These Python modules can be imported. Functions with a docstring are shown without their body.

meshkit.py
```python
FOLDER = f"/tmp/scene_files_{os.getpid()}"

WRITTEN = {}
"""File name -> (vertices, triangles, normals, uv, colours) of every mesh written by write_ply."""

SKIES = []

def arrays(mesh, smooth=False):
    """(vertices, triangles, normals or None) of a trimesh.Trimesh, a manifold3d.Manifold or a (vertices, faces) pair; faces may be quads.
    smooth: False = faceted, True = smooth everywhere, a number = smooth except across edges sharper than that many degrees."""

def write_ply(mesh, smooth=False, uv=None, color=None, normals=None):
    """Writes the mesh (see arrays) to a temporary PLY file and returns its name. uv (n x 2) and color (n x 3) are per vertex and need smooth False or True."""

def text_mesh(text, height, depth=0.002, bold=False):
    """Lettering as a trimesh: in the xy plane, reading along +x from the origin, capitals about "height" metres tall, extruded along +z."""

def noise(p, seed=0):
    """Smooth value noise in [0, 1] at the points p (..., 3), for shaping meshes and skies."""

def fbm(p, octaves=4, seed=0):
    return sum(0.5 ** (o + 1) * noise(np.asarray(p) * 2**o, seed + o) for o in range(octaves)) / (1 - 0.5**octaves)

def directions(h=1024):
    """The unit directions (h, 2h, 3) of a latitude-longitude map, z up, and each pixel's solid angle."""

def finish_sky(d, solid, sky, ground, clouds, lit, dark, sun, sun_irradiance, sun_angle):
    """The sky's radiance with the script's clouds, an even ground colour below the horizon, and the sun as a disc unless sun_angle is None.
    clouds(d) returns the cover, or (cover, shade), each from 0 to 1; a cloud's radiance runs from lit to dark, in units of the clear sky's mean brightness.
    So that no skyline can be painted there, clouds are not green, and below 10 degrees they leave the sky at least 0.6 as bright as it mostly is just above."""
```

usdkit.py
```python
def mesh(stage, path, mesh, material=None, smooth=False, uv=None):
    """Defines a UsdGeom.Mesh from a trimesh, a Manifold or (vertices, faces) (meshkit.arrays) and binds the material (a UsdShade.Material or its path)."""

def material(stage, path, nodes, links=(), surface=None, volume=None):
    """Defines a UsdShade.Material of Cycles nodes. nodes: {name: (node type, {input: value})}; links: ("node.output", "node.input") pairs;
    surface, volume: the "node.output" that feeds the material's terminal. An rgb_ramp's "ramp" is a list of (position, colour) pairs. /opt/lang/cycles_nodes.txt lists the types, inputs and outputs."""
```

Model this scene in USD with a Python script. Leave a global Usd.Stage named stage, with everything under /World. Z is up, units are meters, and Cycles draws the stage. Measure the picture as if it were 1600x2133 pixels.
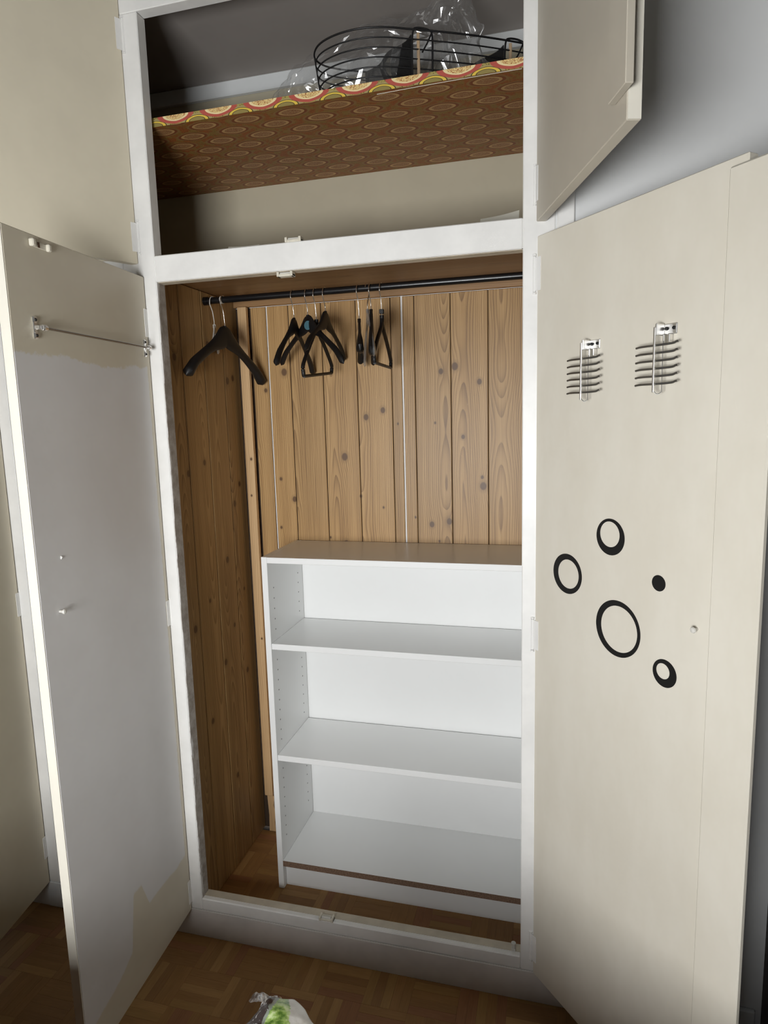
import math, random
import numpy as np, trimesh, usdkit, meshkit
from pxr import Usd, UsdGeom, UsdShade, UsdLux, Gf, Sdf, Vt

stage = Usd.Stage.CreateInMemory()
UsdGeom.SetStageUpAxis(stage, UsdGeom.Tokens.z)
UsdGeom.SetStageMetersPerUnit(stage, 1.0)
UsdGeom.Xform.Define(stage, '/World')
UsdGeom.Scope.Define(stage, '/World/Looks')
PI = math.pi

# ---------------------------------------------------------------- camera, light, exposure
CAM = (0.9583, -1.4650, 1.4479)
ROTVEC = (0.1453, 0.2595, -0.0085)
FPX, W, H = 1349.3, 1600.0, 2133.0
EXPOSURE = 0.0


def rodrigues(r):
    r = np.array(r, float)
    t = np.linalg.norm(r)
    k = r / t
    K = np.array([[0, -k[2], k[1]], [k[2], 0, -k[0]], [-k[1], k[0], 0]])
    return np.eye(3) + math.sin(t) * K + (1 - math.cos(t)) * K @ K


RM = rodrigues(ROTVEC) @ np.array([[1, 0, 0], [0, 0, -1], [0, 1, 0]], float)   # world -> (right, down, forward)
cam = UsdGeom.Camera.Define(stage, '/World/camera')
cam.CreateHorizontalApertureAttr(36.0)
cam.CreateVerticalApertureAttr(36.0 * H / W)
cam.CreateFocalLengthAttr(36.0 * FPX / W)
cam.CreateClippingRangeAttr(Gf.Vec2f(0.02, 100))
cam.CreateExposureAttr(EXPOSURE)
_m = Gf.Matrix4d(1.0)
for i, row in enumerate((RM[0], -RM[1], -RM[2])):
    _m.SetRow(i, Gf.Vec4d(*map(float, row), 0))
_m.SetRow(3, Gf.Vec4d(*CAM, 1))
cam.AddTransformOp().Set(_m)

# daylight through the window behind the camera
WIN = dict(x0=0.00, x1=0.85, z0=0.86, z1=1.50, y=-2.10)
sun = UsdLux.RectLight.Define(stage, '/World/window_daylight')
sun.CreateWidthAttr(WIN['x1'] - WIN['x0'])
sun.CreateHeightAttr(WIN['z1'] - WIN['z0'])
sun.CreateIntensityAttr(36.0)
sun.CreateColorAttr(Gf.Vec3f(0.985, 0.995, 1.0))
sun.AddTranslateOp().Set(Gf.Vec3d((WIN['x0'] + WIN['x1']) / 2, WIN['y'] - 0.06, (WIN['z0'] + WIN['z1']) / 2))
sun.AddRotateXOp().Set(90.0)       # a RectLight shines along -z: turn that to +y
dome = UsdLux.DomeLight.Define(stage, '/World/sky_light')
dome.CreateIntensityAttr(0.35)
dome.CreateColorAttr(Gf.Vec3f(0.85, 0.93, 1.0))

# ---------------------------------------------------------------- helpers
_names = {}


def numbered(parent, name):
    k = _names.get((parent, name), 0)
    _names[(parent, name)] = k + 1
    return name if k == 0 else f'{name}_{k:03d}'


def path_of(parent):
    return '/World' if parent is None else str(parent.GetPath())


def tag(prim, label=None, cat=None, group=None, kind=None):
    for k, v in (('label', label), ('category', cat), ('group', group), ('kind', kind)):
        if v:
            prim.SetCustomDataByKey(k, v)
    return prim


def obj(name, mesh, mat, parent=None, smooth=30, loc=None, rotz=None, **kw):
    par = path_of(parent)
    pth = par + '/' + numbered(par, name)
    m = usdkit.mesh(stage, pth, mesh, MAT[mat], smooth=smooth)
    if loc is not None:
        m.AddTranslateOp().Set(Gf.Vec3d(*map(float, loc)))
    if rotz is not None:
        m.AddRotateZOp().Set(float(rotz))
    return tag(m.GetPrim(), **kw)


def thing(name, label, cat, loc=(0, 0, 0), rotz=0, group=None, kind=None):
    x = UsdGeom.Xform.Define(stage, '/World/' + numbered('/World', name))
    x.AddTranslateOp().Set(Gf.Vec3d(*map(float, loc)))
    x.AddRotateZOp().Set(float(rotz))
    return tag(x.GetPrim(), label, cat, group, kind)


def box(x0, x1, y0, y1, z0, z1, c=0.0):
    if c <= 0:
        m = trimesh.creation.box((x1 - x0, y1 - y0, z1 - z0))
        m.apply_translation(((x0 + x1) / 2, (y0 + y1) / 2, (z0 + z1) / 2))
        return m
    c = min(c, (x1 - x0) * .45, (y1 - y0) * .45, (z1 - z0) * .45)
    p = []
    for ix, X in ((1, x0), (-1, x1)):
        for iy, Y in ((1, y0), (-1, y1)):
            for iz, Z in ((1, z0), (-1, z1)):
                p += [(X, Y + iy * c, Z + iz * c), (X + ix * c, Y, Z + iz * c), (X + ix * c, Y + iy * c, Z)]
    return trimesh.Trimesh(np.array(p)).convex_hull


def join(*ms):
    return trimesh.util.concatenate([m for m in ms if m is not None])


def sweep(pts, rad, n=10, flat=None, up=None, cap=True):
    """Tube along pts. rad: a number or one per point; flat: second radius per point (ellipse) along the axis 'up'."""
    P = np.array(pts, float)
    N = len(P)
    ra = np.broadcast_to(np.asarray(rad, float), (N,))
    rb = ra if flat is None else np.broadcast_to(np.asarray(flat, float), (N,))
    T = np.gradient(P, axis=0)
    T /= np.linalg.norm(T, axis=1, keepdims=True) + 1e-12
    u = np.array(up if up is not None else (0, 0, 1), float)
    if abs(u @ T[0]) > .95 and up is None:
        u = np.array((1, 0, 0), float)
    V, rings = [], []
    for i in range(N):
        a = u - (u @ T[i]) * T[i]
        a /= np.linalg.norm(a) + 1e-12
        if up is None:
            u = a
        b = np.cross(T[i], a)
        for k in range(n):
            t = 2 * PI * k / n
            V.append(P[i] + rb[i] * math.cos(t) * a + ra[i] * math.sin(t) * b)
    F = []
    for i in range(N - 1):
        for k in range(n):
            k2 = (k + 1) % n
            a, b, c, d = i * n + k, i * n + k2, (i + 1) * n + k2, (i + 1) * n + k
            F += [(a, b, c), (a, c, d)]
    if cap:
        V += [P[0], P[-1]]
        s, e = len(V) - 2, len(V) - 1
        for k in range(n):
            k2 = (k + 1) % n
            F += [(s, k2, k), (e, (N - 1) * n + k, (N - 1) * n + k2)]
    m = trimesh.Trimesh(np.array(V), np.array(F), process=False)
    m.fix_normals()
    return m


def cyl(p, q, r, n=16):
    p, q = np.array(p, float), np.array(q, float)
    return sweep([p, p + (q - p) * .5, q], r, n)


def bez(pts, n=16):
    """Catmull-Rom curve through pts."""
    P = np.array(pts, float)
    P = np.vstack([2 * P[0] - P[1], P, 2 * P[-1] - P[-2]])
    out = []
    for i in range(1, len(P) - 2):
        for t in np.linspace(0, 1, n, endpoint=False):
            a, b, c, d = P[i - 1], P[i], P[i + 1], P[i + 2]
            out.append(.5 * (2 * b + (c - a) * t + (2 * a - 5 * b + 4 * c - d) * t * t + (3 * b - a - 3 * c + d) * t ** 3))
    out.append(P[-2])
    return np.array(out)


# ---------------------------------------------------------------- materials
MAT = {}


class G:
    """Small builder for node graphs."""

    def __init__(s):
        s.n, s.l, s.k = {}, [], 0

    def add(s, typ, out, links=None, **inp):
        s.k += 1
        nm = f'n{s.k}'
        s.n[nm] = (typ, inp)
        for sock, src in (links or {}).items():
            s.l.append((src, f'{nm}.{sock}'))
        return f'{nm}.{out}'

    def math(s, op, a, b=0.0, c=0.0):
        ln, kw = {}, {'math_type': op}
        for i, v in enumerate((a, b, c)):
            if isinstance(v, str):
                ln[f'value{i+1}'] = v
            else:
                kw[f'value{i+1}'] = float(v)
        return s.add('math', 'value', ln, **kw)

    def ramp(s, fac, stops):
        return s.add('rgb_ramp', 'color', {'fac': fac}, ramp=stops)

    def mix(s, fac, a, b, typ='mix'):
        ln, kw = {}, {'mix_type': typ}
        for nm, v in (('fac', fac), ('color1', a), ('color2', b)):
            if isinstance(v, str):
                ln[nm] = v
            else:
                kw[nm] = v
        return s.add('mix', 'color', ln, **kw)

    def step(s, v, lo, hi, a=0.0, b=1.0):
        return s.add('map_range', 'result', {'value': v}, range_type='smoothstep', from_min=lo, from_max=hi, to_min=a, to_max=b, clamp=True)

    def noise(s, vec, scale, detail=2.0, rough=.5, dist=0.0):
        return s.add('noise_texture', 'fac', {'vector': vec}, scale=scale, detail=detail, roughness=rough, distortion=dist)

    def xyz(s, x=0.0, y=0.0, z=0.0):
        ln, kw = {}, {}
        for nm, v in (('x', x), ('y', y), ('z', z)):
            if isinstance(v, str):
                ln[nm] = v
            else:
                kw[nm] = float(v)
        return s.add('combine_xyz', 'vector', ln, **kw)

    def sep(s, vec):
        o = s.add('separate_xyz', 'x', {'vector': vec})
        b = o.split('.')[0]
        return b + '.x', b + '.y', b + '.z'

    def pos(s):
        return s.add('geometry', 'position')

    def ocoord(s):
        return s.add('texture_coordinate', 'object')

    def rnd(s):
        return s.add('object_info', 'random')

    def done(s, name, color, rough=.5, bump=None, bstr=.3, bdist=.002, **kw):
        ln = {}
        if isinstance(color, str):
            ln['base_color'] = color
        else:
            kw['base_color'] = color
        if isinstance(rough, str):
            ln['roughness'] = rough
        else:
            kw['roughness'] = rough
        if bump:
            ln['normal'] = s.add('bump', 'normal', {'height': bump}, strength=bstr, distance=bdist)
        o = s.add('principled_bsdf', 'BSDF', ln, **kw)
        MAT[name] = usdkit.material(stage, '/World/Looks/' + name, s.n, s.l, surface=o)


def plain(name, col, rough=.5, var=.06, scale=6.0, bscale=90.0, bstr=.12, **kw):
    g = G()
    p = g.pos()
    n = g.noise(p, scale, 4, .6)
    c = g.mix(g.step(n, .3, .7), tuple(np.clip(np.array(col) * (1 - var), 0, 1)), tuple(np.clip(np.array(col) * (1 + var), 0, 1)))
    g.done(name, c, rough, g.noise(p, bscale, 3), bstr, .001, **kw)


CREAM = (0.68, 0.62, 0.485)
WHITE = (0.80, 0.79, 0.77)
plain('frame_white', (0.80, 0.79, 0.765), .38, .05, 9, 60, .25)
plain('cream_paint', CREAM, .42, .035, 5, 55, .22)
plain('cream_shaded', (0.50, 0.455, 0.375), .45, .035, 5, 55, .22)  # copy of the door cream, darkened to put shade on the upper right door
plain('edge_cream', (0.78, 0.74, 0.64), .42, .03, 5, 55, .2)
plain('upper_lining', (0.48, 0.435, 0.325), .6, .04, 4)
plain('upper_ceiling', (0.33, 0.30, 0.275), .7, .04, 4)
plain('cornice_white', (0.70, 0.72, 0.72), .6, .04, 4)
plain('wall_paint', (0.68, 0.685, 0.68), .7, .025, 4, 120, .15)
plain('ceiling_paint', (0.42, 0.41, 0.39), .8, .02, 4)
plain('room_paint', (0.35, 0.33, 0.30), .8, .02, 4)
plain('plinth_paint', (0.66, 0.63, 0.60), .5, .07, 10, 60, .2)
plain('sill_beige', (0.52, 0.46, 0.36), .5, .12, 14, 60, .2)
plain('melamine', (0.85, 0.855, 0.845), .32, .012, 3, 200, .06)
plain('melamine_grey', (0.70, 0.715, 0.70), .3, .012, 3, 200, .06)
plain('melamine_top', (0.66, 0.645, 0.625), .25, .015, 3, 200, .06)
plain('gap_white', (0.86, 0.85, 0.83), .7, .02)
plain('dark_gap', (0.06, 0.036, 0.02), .8, .1)
plain('black_plastic', (0.007, 0.006, 0.006), .5, .2, 20, 120, .15)
plain('black_rod', (0.006, 0.006, 0.007), .28, .1)
plain('black_wire', (0.008, 0.008, 0.009), .4, .1)
plain('sticker_black', (0.006, 0.006, 0.006), .45, .1)
plain('teal_disc', (0.06, 0.14, 0.17), .4, .1)
plain('white_plastic', (0.62, 0.60, 0.55), .4, .04)
plain('catch_plastic', (0.66, 0.62, 0.52), .4, .08, 40)
plain('rust_brown', (0.10, 0.045, 0.022), .6, .2, 80)
plain('raw_timber', (0.40, 0.28, 0.17), .6, .15, 30)
plain('dark_wood', (0.035, 0.026, 0.022), .5, .2, 12)
plain('blanket_grey', (0.22, 0.22, 0.23), .9, .08, 30)
plain('timber_bed', (0.25, 0.15, 0.08), .5, .1, 12)
plain('hole_dark', (0.20, 0.20, 0.19), .8, .05)
plain('paper_white', (0.62, 0.60, 0.52), .7, .03)

g = G()
g.done('chrome', (0.86, 0.85, 0.83), .3, metallic=1.0)
g = G()
g.done('dull_steel', (0.30, 0.29, 0.27), .35, metallic=1.0)
g = G()
g.done('screw_dark', (0.03, 0.03, 0.03), .4, metallic=.6)

# hinge reveal: old grey plaster with ragged white paint remains
g = G()
p = g.pos()
x_, y_, z_ = g.sep(p)
n = g.noise(p, 26, 5, .7)
n2 = g.noise(g.xyz(x_, g.math('multiply', y_, 2.0), g.math('multiply', z_, .3)), 30, 4, .7)
base = g.mix(g.step(n, .3, .7), (0.25, 0.215, 0.18), (0.40, 0.365, 0.33))
edge = g.math('add', y_, g.math('multiply', g.math('subtract', n2, .5), .055))
c = g.mix(g.step(edge, .000, .005), (0.62, 0.60, 0.58), base)
g.done('reveal_worn', c, .75, n, .5, .002)

# cream door with a roller-painted greyish white field (LL door, object space: x from the hinge, z height)
g = G()
o = g.ocoord()
x_, y_, z_ = g.sep(o)
nn = g.math('multiply', g.math('subtract', g.noise(o, 9, 5, .65), .5), .055)
nf = g.math('multiply', g.math('subtract', g.noise(o, 90, 2, .6), .5), .012)
zz = g.math('add', z_, g.math('add', nn, nf))
topm = g.step(zz, 1.583, 1.589, 1.0, 0.0)
# lower limit: .262 near the hinge, a bump at x = .24, then falling to .15
low = g.ramp(x_, [(0.0, (.262,) * 3), (.06, (.256,) * 3), (.115, (.262,) * 3), (.20, (.262,) * 3), (.228, (.335,) * 3), (.262, (.335,) * 3), (.285, (.20,) * 3), (.34, (.178,) * 3), (.44, (.16,) * 3), (1.0, (.15,) * 3)])
zl = g.math('subtract', g.math('add', z_, g.math('multiply', nn, .4)), low)
botm = g.step(zl, -.004, .004)
hing = g.step(g.math('add', x_, g.math('multiply', nf, .7)), .012, .017)
fac = g.math('multiply', g.math('multiply', topm, botm), hing)
sm = g.noise(o, 3.5, 4, .6)
grey = g.mix(g.step(sm, .3, .7), (0.66, 0.645, 0.635), (0.715, 0.705, 0.70))
cr = g.mix(g.step(sm, .3, .7), (0.60, 0.545, 0.435), (0.65, 0.60, 0.485))
g.done('door_patched', g.mix(fac, cr, grey), .42, g.noise(o, 55, 4), .25, .001)

# right lower door: cream with smudges
g = G()
o = g.ocoord()
x_, y_, z_ = g.sep(o)
sm = g.noise(g.xyz(x_, y_, g.math('multiply', z_, .45)), 6, 5, .65)
c = g.mix(g.step(sm, .3, .72), (0.67, 0.625, 0.53), (0.72, 0.68, 0.59))
g.done('door_smudged', c, .24, g.noise(o, 55, 4), .25, .001)


def knots_field(g, across, z, ks):
    """(smallest scaled distance to a knot, warp to bend the grain around knots)"""
    dmin, warp = None, None
    for kx, kz, r in ks:
        dx = g.math('divide', g.math('subtract', across, kx), r)
        dz = g.math('divide', g.math('subtract', z, kz), r * 1.25)
        d2 = g.math('add', g.math('multiply', dx, dx), g.math('multiply', dz, dz))
        dl = g.math('divide', g.math('subtract', z, kz), r * 4.2)
        dw = g.math('divide', g.math('subtract', across, kx), r * 1.9)
        w = g.math('exponent', g.math('multiply', g.math('add', g.math('multiply', dl, dl), g.math('multiply', dw, dw)), -1.0))
        w = g.math('multiply', w, 30 * r)
        dmin = d2 if dmin is None else g.math('minimum', dmin, d2)
        warp = w if warp is None else g.math('add', warp, w)
    return dmin, warp


def pine(name, axis, ks, light, mid, dark, rings=190.0, z_axis='z', rough=.45, seed=0.0, off=.15, straight=0.0):
    """Plain-sawn pine: growth rings of a log cut lengthwise (object space), knots at world places."""
    g = G()
    s = dict(zip('xyz', g.sep(g.ocoord())))
    w = dict(zip('xyz', g.sep(g.pos())))
    a, z = s[axis], s[z_axis]
    rnd = g.math('add', g.math('multiply', g.rnd(), 37.0), seed)
    z1 = g.xyz(rnd, 0.0, g.math('multiply', z, .9))
    x0 = g.math('add', g.math('multiply', g.math('subtract', g.noise(z1, 1.0, 2, .5), .5), .035), g.math('add', straight, g.math('multiply', g.math('subtract', g.math('fraction', g.math('multiply', rnd, 3.7)), .5), off)))
    z2 = g.xyz(g.math('add', rnd, 9.0), 3.0, g.math('multiply', z, 1.15))
    cc = g.math('multiply', g.math('subtract', g.noise(z2, 1.0, 2.5, .5), .30), .13)
    wob = g.math('multiply', g.math('subtract', g.noise(g.xyz(g.math('multiply', a, 45.0), rnd, g.math('multiply', z, 5.0)), 1.0, 2, .5), .5), .010)
    dx = g.math('add', g.math('subtract', a, x0), wob)
    v = g.math('multiply', g.math('sqrt', g.math('add', g.math('multiply', dx, dx), g.math('multiply', cc, cc))), rings)
    dmin = None
    if ks:
        dmin, warp = knots_field(g, w[axis], w[z_axis], ks)
        v = g.math('add', v, g.math('multiply', warp, 3.0))
    t = g.math('fraction', v)                      # light early wood darkens into a sharp late-wood line
    t = g.math('multiply', g.math('power', t, 1.8), g.step(t, .93, 1.0, 1.0, 0.0))
    fib = g.noise(g.xyz(g.math('multiply', a, 380.0), rnd, g.math('multiply', z, 5.0)), 1.0, 3, .6)
    band = g.noise(g.xyz(g.math('multiply', a, 38.0), rnd, g.math('multiply', z, .5)), 1.0, 2, .5)
    f = g.math('add', g.math('multiply', t, .27), g.math('add', g.math('multiply', fib, .42), g.math('multiply', band, .40)))
    c = g.ramp(f, [(.30, light), (.50, mid), (.76, dark)])
    if dmin:
        core = g.step(dmin, .3, .9, .95, 0.0)
        ringk = g.step(dmin, .6, 2.8, .40, 0.0)
        c = g.mix(ringk, c, tuple(np.array(mid) * .60))
        c = g.mix(core, c, (0.115, 0.056, 0.021))
    br = g.mix(1.0, c, g.ramp(g.rnd(), [(0, (.90, .90, .90)), (1, (1.06, 1.05, 1.04))]), 'multiply')
    g.done(name, br, rough, f, .12, .0008)


KB = [(.306, 1.332, .0125), (.128, 1.195, .0095), (.083, 1.262, .006), (.381, 1.455, .010), (.436, 1.475, .0095), (.745, 1.238, .0125), (.742, 1.265, .006),
      (.585, 1.118, .0095), (.640, 1.128, .0105), (.685, 1.388, .007), (.302, 1.052, .010), (.356, 1.206, .005), (.483, 1.432, .004),
      (.533, 1.140, .004), (.608, 1.065, .004), (.248, 1.070, .004), (.112, 1.605, .012), (.662, 1.598, .012), (.62, 1.585, .009), (.735, 1.55, .009),
      (.045, 1.55, .007), (.076, 1.10, .005), (.60, 1.432, .004), (.43, 1.17, .004)]
KL = [(.13, 1.63, .011), (.16, 1.31, .010), (.31, 1.68, .011), (.42, 1.58, .012), (.455, 1.59, .010), (.25, 1.335, .009), (.42, 1.19, .011), (.35, 1.02, .011),
      (.14, .86, .012), (.30, .70, .011), (.20, .55, .010), (.44, .62, .010), (.37, .80, .008), (.23, .92, .007), (.46, 1.25, .009), (.10, .40, .010), (.33, .30, .010), (.45, .9, .006)]
LIGHT, MID, DARK = (0.53, 0.335, 0.142), (0.40, 0.235, 0.088), (0.18, 0.092, 0.030)
pine('pine_back', 'x', KB, LIGHT, MID, DARK)
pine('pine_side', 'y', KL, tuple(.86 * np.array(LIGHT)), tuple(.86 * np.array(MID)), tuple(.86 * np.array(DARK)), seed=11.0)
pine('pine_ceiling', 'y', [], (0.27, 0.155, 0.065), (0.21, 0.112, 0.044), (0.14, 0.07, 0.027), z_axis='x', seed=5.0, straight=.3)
pine('pine_rail', 'z', [], (0.36, 0.215, 0.10), (0.29, 0.165, 0.07), (0.2, 0.105, 0.04), z_axis='x', seed=7.0, straight=2.0)
pine('pine_batten', 'x', [(-.006, 1.33, .005), (-.012, 1.21, .004), (-.004, .72, .004)], (0.66, 0.46, 0.25), (0.58, 0.385, 0.20), (0.43, 0.26, 0.12), rings=150, seed=3.0, straight=.1)


def parquet_mat(name, axis, other, l, d):
    g = G()
    s = dict(zip('xyz', g.sep(g.pos())))
    r = g.rnd()
    f = g.noise(g.xyz(g.math('multiply', s[axis], 26.0), g.math('multiply', s[other], 320.0), g.math('multiply', r, 50.0)), 1.0, 4, .6)
    f2 = g.noise(g.xyz(g.math('multiply', s[axis], 9.0), g.math('multiply', s[other], 60.0), g.math('multiply', r, 50.0)), 1.0, 2, .5)
    c = g.ramp(g.math('add', g.math('multiply', f, .6), g.math('multiply', f2, .4)), [(.25, d), (.75, l)])
    g.done(name, c, .5, f, .1, .0006, specular_ior_level=.35)


PQ = [((0.40, 0.212, 0.074), (0.28, 0.142, 0.048)), ((0.35, 0.182, 0.067), (0.245, 0.122, 0.042)), ((0.37, 0.170, 0.074), (0.265, 0.118, 0.050)),
      ((0.48, 0.278, 0.104), (0.355, 0.195, 0.070)), ((0.42, 0.240, 0.082), (0.30, 0.165, 0.054)), ((0.38, 0.202, 0.069), (0.265, 0.137, 0.046))]
for i, (l, d) in enumerate(PQ):
    parquet_mat(f'parquet_x{i}', 'x', 'y', l, d)
    parquet_mat(f'parquet_y{i}', 'y', 'x', l, d)

# chipboard edge
g = G()
p = g.pos()
g.done('chipboard', g.ramp(g.noise(p, 260, 3, .7), [(.3, (0.12, 0.07, 0.045)), (.7, (0.30, 0.19, 0.125))]), .8)


def oval_paper(name, front):
    """Printed shelf paper: staggered eye-shaped ovals; front: the bright strip folded over the edge."""
    g = G()
    x, y, z = g.sep(g.pos())
    v = g.math('add', z, 0.0) if front else y
    PX, PY = .115, .088
    best = None
    vs = []
    for ox, oy in ((0, 0), (.5, .5)):
        fu = g.math('subtract', g.math('fraction', g.math('add', g.math('divide', x, PX), ox + 10.0)), .5)
        if front:
            fv = g.math('divide', g.math('subtract', z, 2.1915 if ox == 0 else 2.1705), 1.0)
            du, dv = g.math('multiply', fu, PX / .045), g.math('divide', fv, .0185)
        else:
            fv = g.math('subtract', g.math('fraction', g.math('add', g.math('divide', y, PY), oy + 10.12)), .5)
            du, dv = g.math('multiply', fu, PX / .034), g.math('multiply', fv, PY / .0175)
        # pointed ellipse: |dv| grows faster near the tips
        d = g.math('sqrt', g.math('add', g.math('multiply', du, du), g.math('multiply', g.math('multiply', dv, dv), g.math('add', 1.0, g.math('multiply', g.math('absolute', du), .35)))))
        vs.append(d)
    d0, d1 = vs
    p = g.xyz(x, v, 0.0)
    scrib = g.noise(p, 260, 2, .6, 2.5)
    dots = g.add('voronoi_texture', 'distance', {'vector': p}, scale=260.0)
    if front:
        bg = g.mix(g.step(dots, .25, .45), (0.12, 0.085, 0.02), (0.36, 0.29, 0.085))
        c1 = g.ramp(g.math('multiply', d1, .5), [(0, (.27, .21, .065)), (.22, (.27, .21, .065)), (.225, (.08, .06, .02)), (.245, (.08, .06, .02)), (.25, (.70, .50, .07)), (.33, (.70, .50, .07)), (.335, (.08, .06, .02)), (.36, (.08, .06, .02)), (.365, (.36, .29, .12)), (1, (.36, .29, .12))])
        c = g.mix(g.step(d1, .9, .92), c1, bg)
        ins = g.mix(g.step(scrib, .5, .56), (.80, .62, .27), (.33, .10, .03))
        c0 = g.mix(g.step(d0, .60, .63), ins, (.80, .66, .36))
        c0 = g.mix(g.step(d0, .76, .80), c0, (.44, .085, .06))
        c = g.mix(g.step(d0, 1.08, 1.12), c0, c)
    else:
        d = g.math('minimum', d0, d1)
        bgn = g.noise(p, 45, 3, .6)
        bg = g.mix(g.step(bgn, .42, .58), (.27, .082, .020), (.24, .135, .032))
        bg = g.mix(g.step(dots, .22, .34, .55, 0.0), bg, (.10, .05, .015))
        ins = g.mix(g.step(scrib, .47, .53), (.24, .085, .03), (.36, .21, .09))
        c = g.mix(g.step(d, .70, .76), ins, (.46, .275, .11))
        c = g.mix(g.step(d, .92, .98), c, (.20, .06, .02))
        c = g.mix(g.step(d, 1.15, 1.2), c, (.25, .135, .045))
        c = g.mix(g.step(d, 1.32, 1.42), c, bg)
    g.done(name, c, .5)


oval_paper('paper_under', False)
oval_paper('paper_front', True)


def film(name, tr, rough, tint=(1, 1, 1), gl=.14):
    g = G()
    t = g.add('transparent_bsdf', 'BSDF', color=tint)
    s = g.add('glossy_bsdf', 'BSDF', color=(1, 1, 1), roughness=rough)
    d = g.add('diffuse_bsdf', 'BSDF', color=(.8, .8, .8))
    sd = g.add('mix_closure', 'closure', {'closure1': s, 'closure2': d}, fac=.25)
    o = g.add('mix_closure', 'closure', {'closure1': t, 'closure2': sd}, fac=gl)
    MAT[name] = usdkit.material(stage, '/World/Looks/' + name, g.n, g.l, surface=o)


film('clear_film', .9, .2, (.96, .96, .96), .17)
film('clear_plastic', .7, .15, (.70, .73, .76), .5)
film('bag_film', .8, .1, (.75, .72, .70), .35)
g = G()
t = g.add('transparent_bsdf', 'BSDF', color=(.9, .9, .9))
d = g.add('diffuse_bsdf', 'BSDF', color=(.02, .019, .019))
MAT['liner_mesh'] = usdkit.material(stage, '/World/Looks/liner_mesh', {**g.n, 'm': ('mix_closure', {'fac': .82})}, [(t, 'm.closure1'), (d, 'm.closure2')], surface='m.closure')
g = G()
t = g.add('transparent_bsdf', 'BSDF', color=(1, 1, 1))
s = g.add('glossy_bsdf', 'BSDF', color=(1, 1, 1), roughness=.02)
fr = g.add('fresnel', 'fac', IOR=1.45)
o_ = g.add('mix_closure', 'closure', {'closure1': t, 'closure2': s, 'fac': fr})
MAT['window_glass'] = usdkit.material(stage, '/World/Looks/window_glass', g.n, g.l, surface=o_)

g = G()   # printed bag: white flank, green leafy print, dark see-through side with painted white glints
o = g.ocoord()
x_, y_, z_ = g.sep(o)
nn = g.math('multiply', g.math('subtract', g.noise(o, 45, 4, .6, .8), .5), .016)
xs = g.math('add', g.math('add', x_, g.math('multiply', y_, .5)), nn)
gcol = g.ramp(g.noise(o, 90, 3, .6), [(.35, (.10, .24, .03)), (.5, (.38, .58, .14)), (.68, (.72, .84, .45))])
wt = g.mix(g.step(g.noise(o, 20, 3), .35, .65), (.66, .62, .55), (.86, .85, .82))
c = g.mix(g.step(xs, .013, .0145), gcol, wt)
dkn = g.noise(o, 70, 4, .7, 1.2)
dk = g.mix(g.step(dkn, .58, .62), (.05, .034, .032), (.85, .85, .86))
xl = g.math('add', x_, nn)
c = g.mix(g.step(xl, .004, .005, 1.0, 0.0), c, (.30, .34, .29))
c = g.mix(g.step(xl, -.002, -.001, 1.0, 0.0), c, dk)
g.done('bag_print', c, .2, g.noise(o, 45, 4), .5, .003)

# ================================================================ SETTING
def struct(name, mesh, mat, parent=None, **kw):
    return obj(name, mesh, mat, parent, **({'kind': 'structure'} if parent is None else {}), **kw)


XL, XR, YF, ZC = -1.7, 1.9, WIN['y'], 2.62
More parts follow.
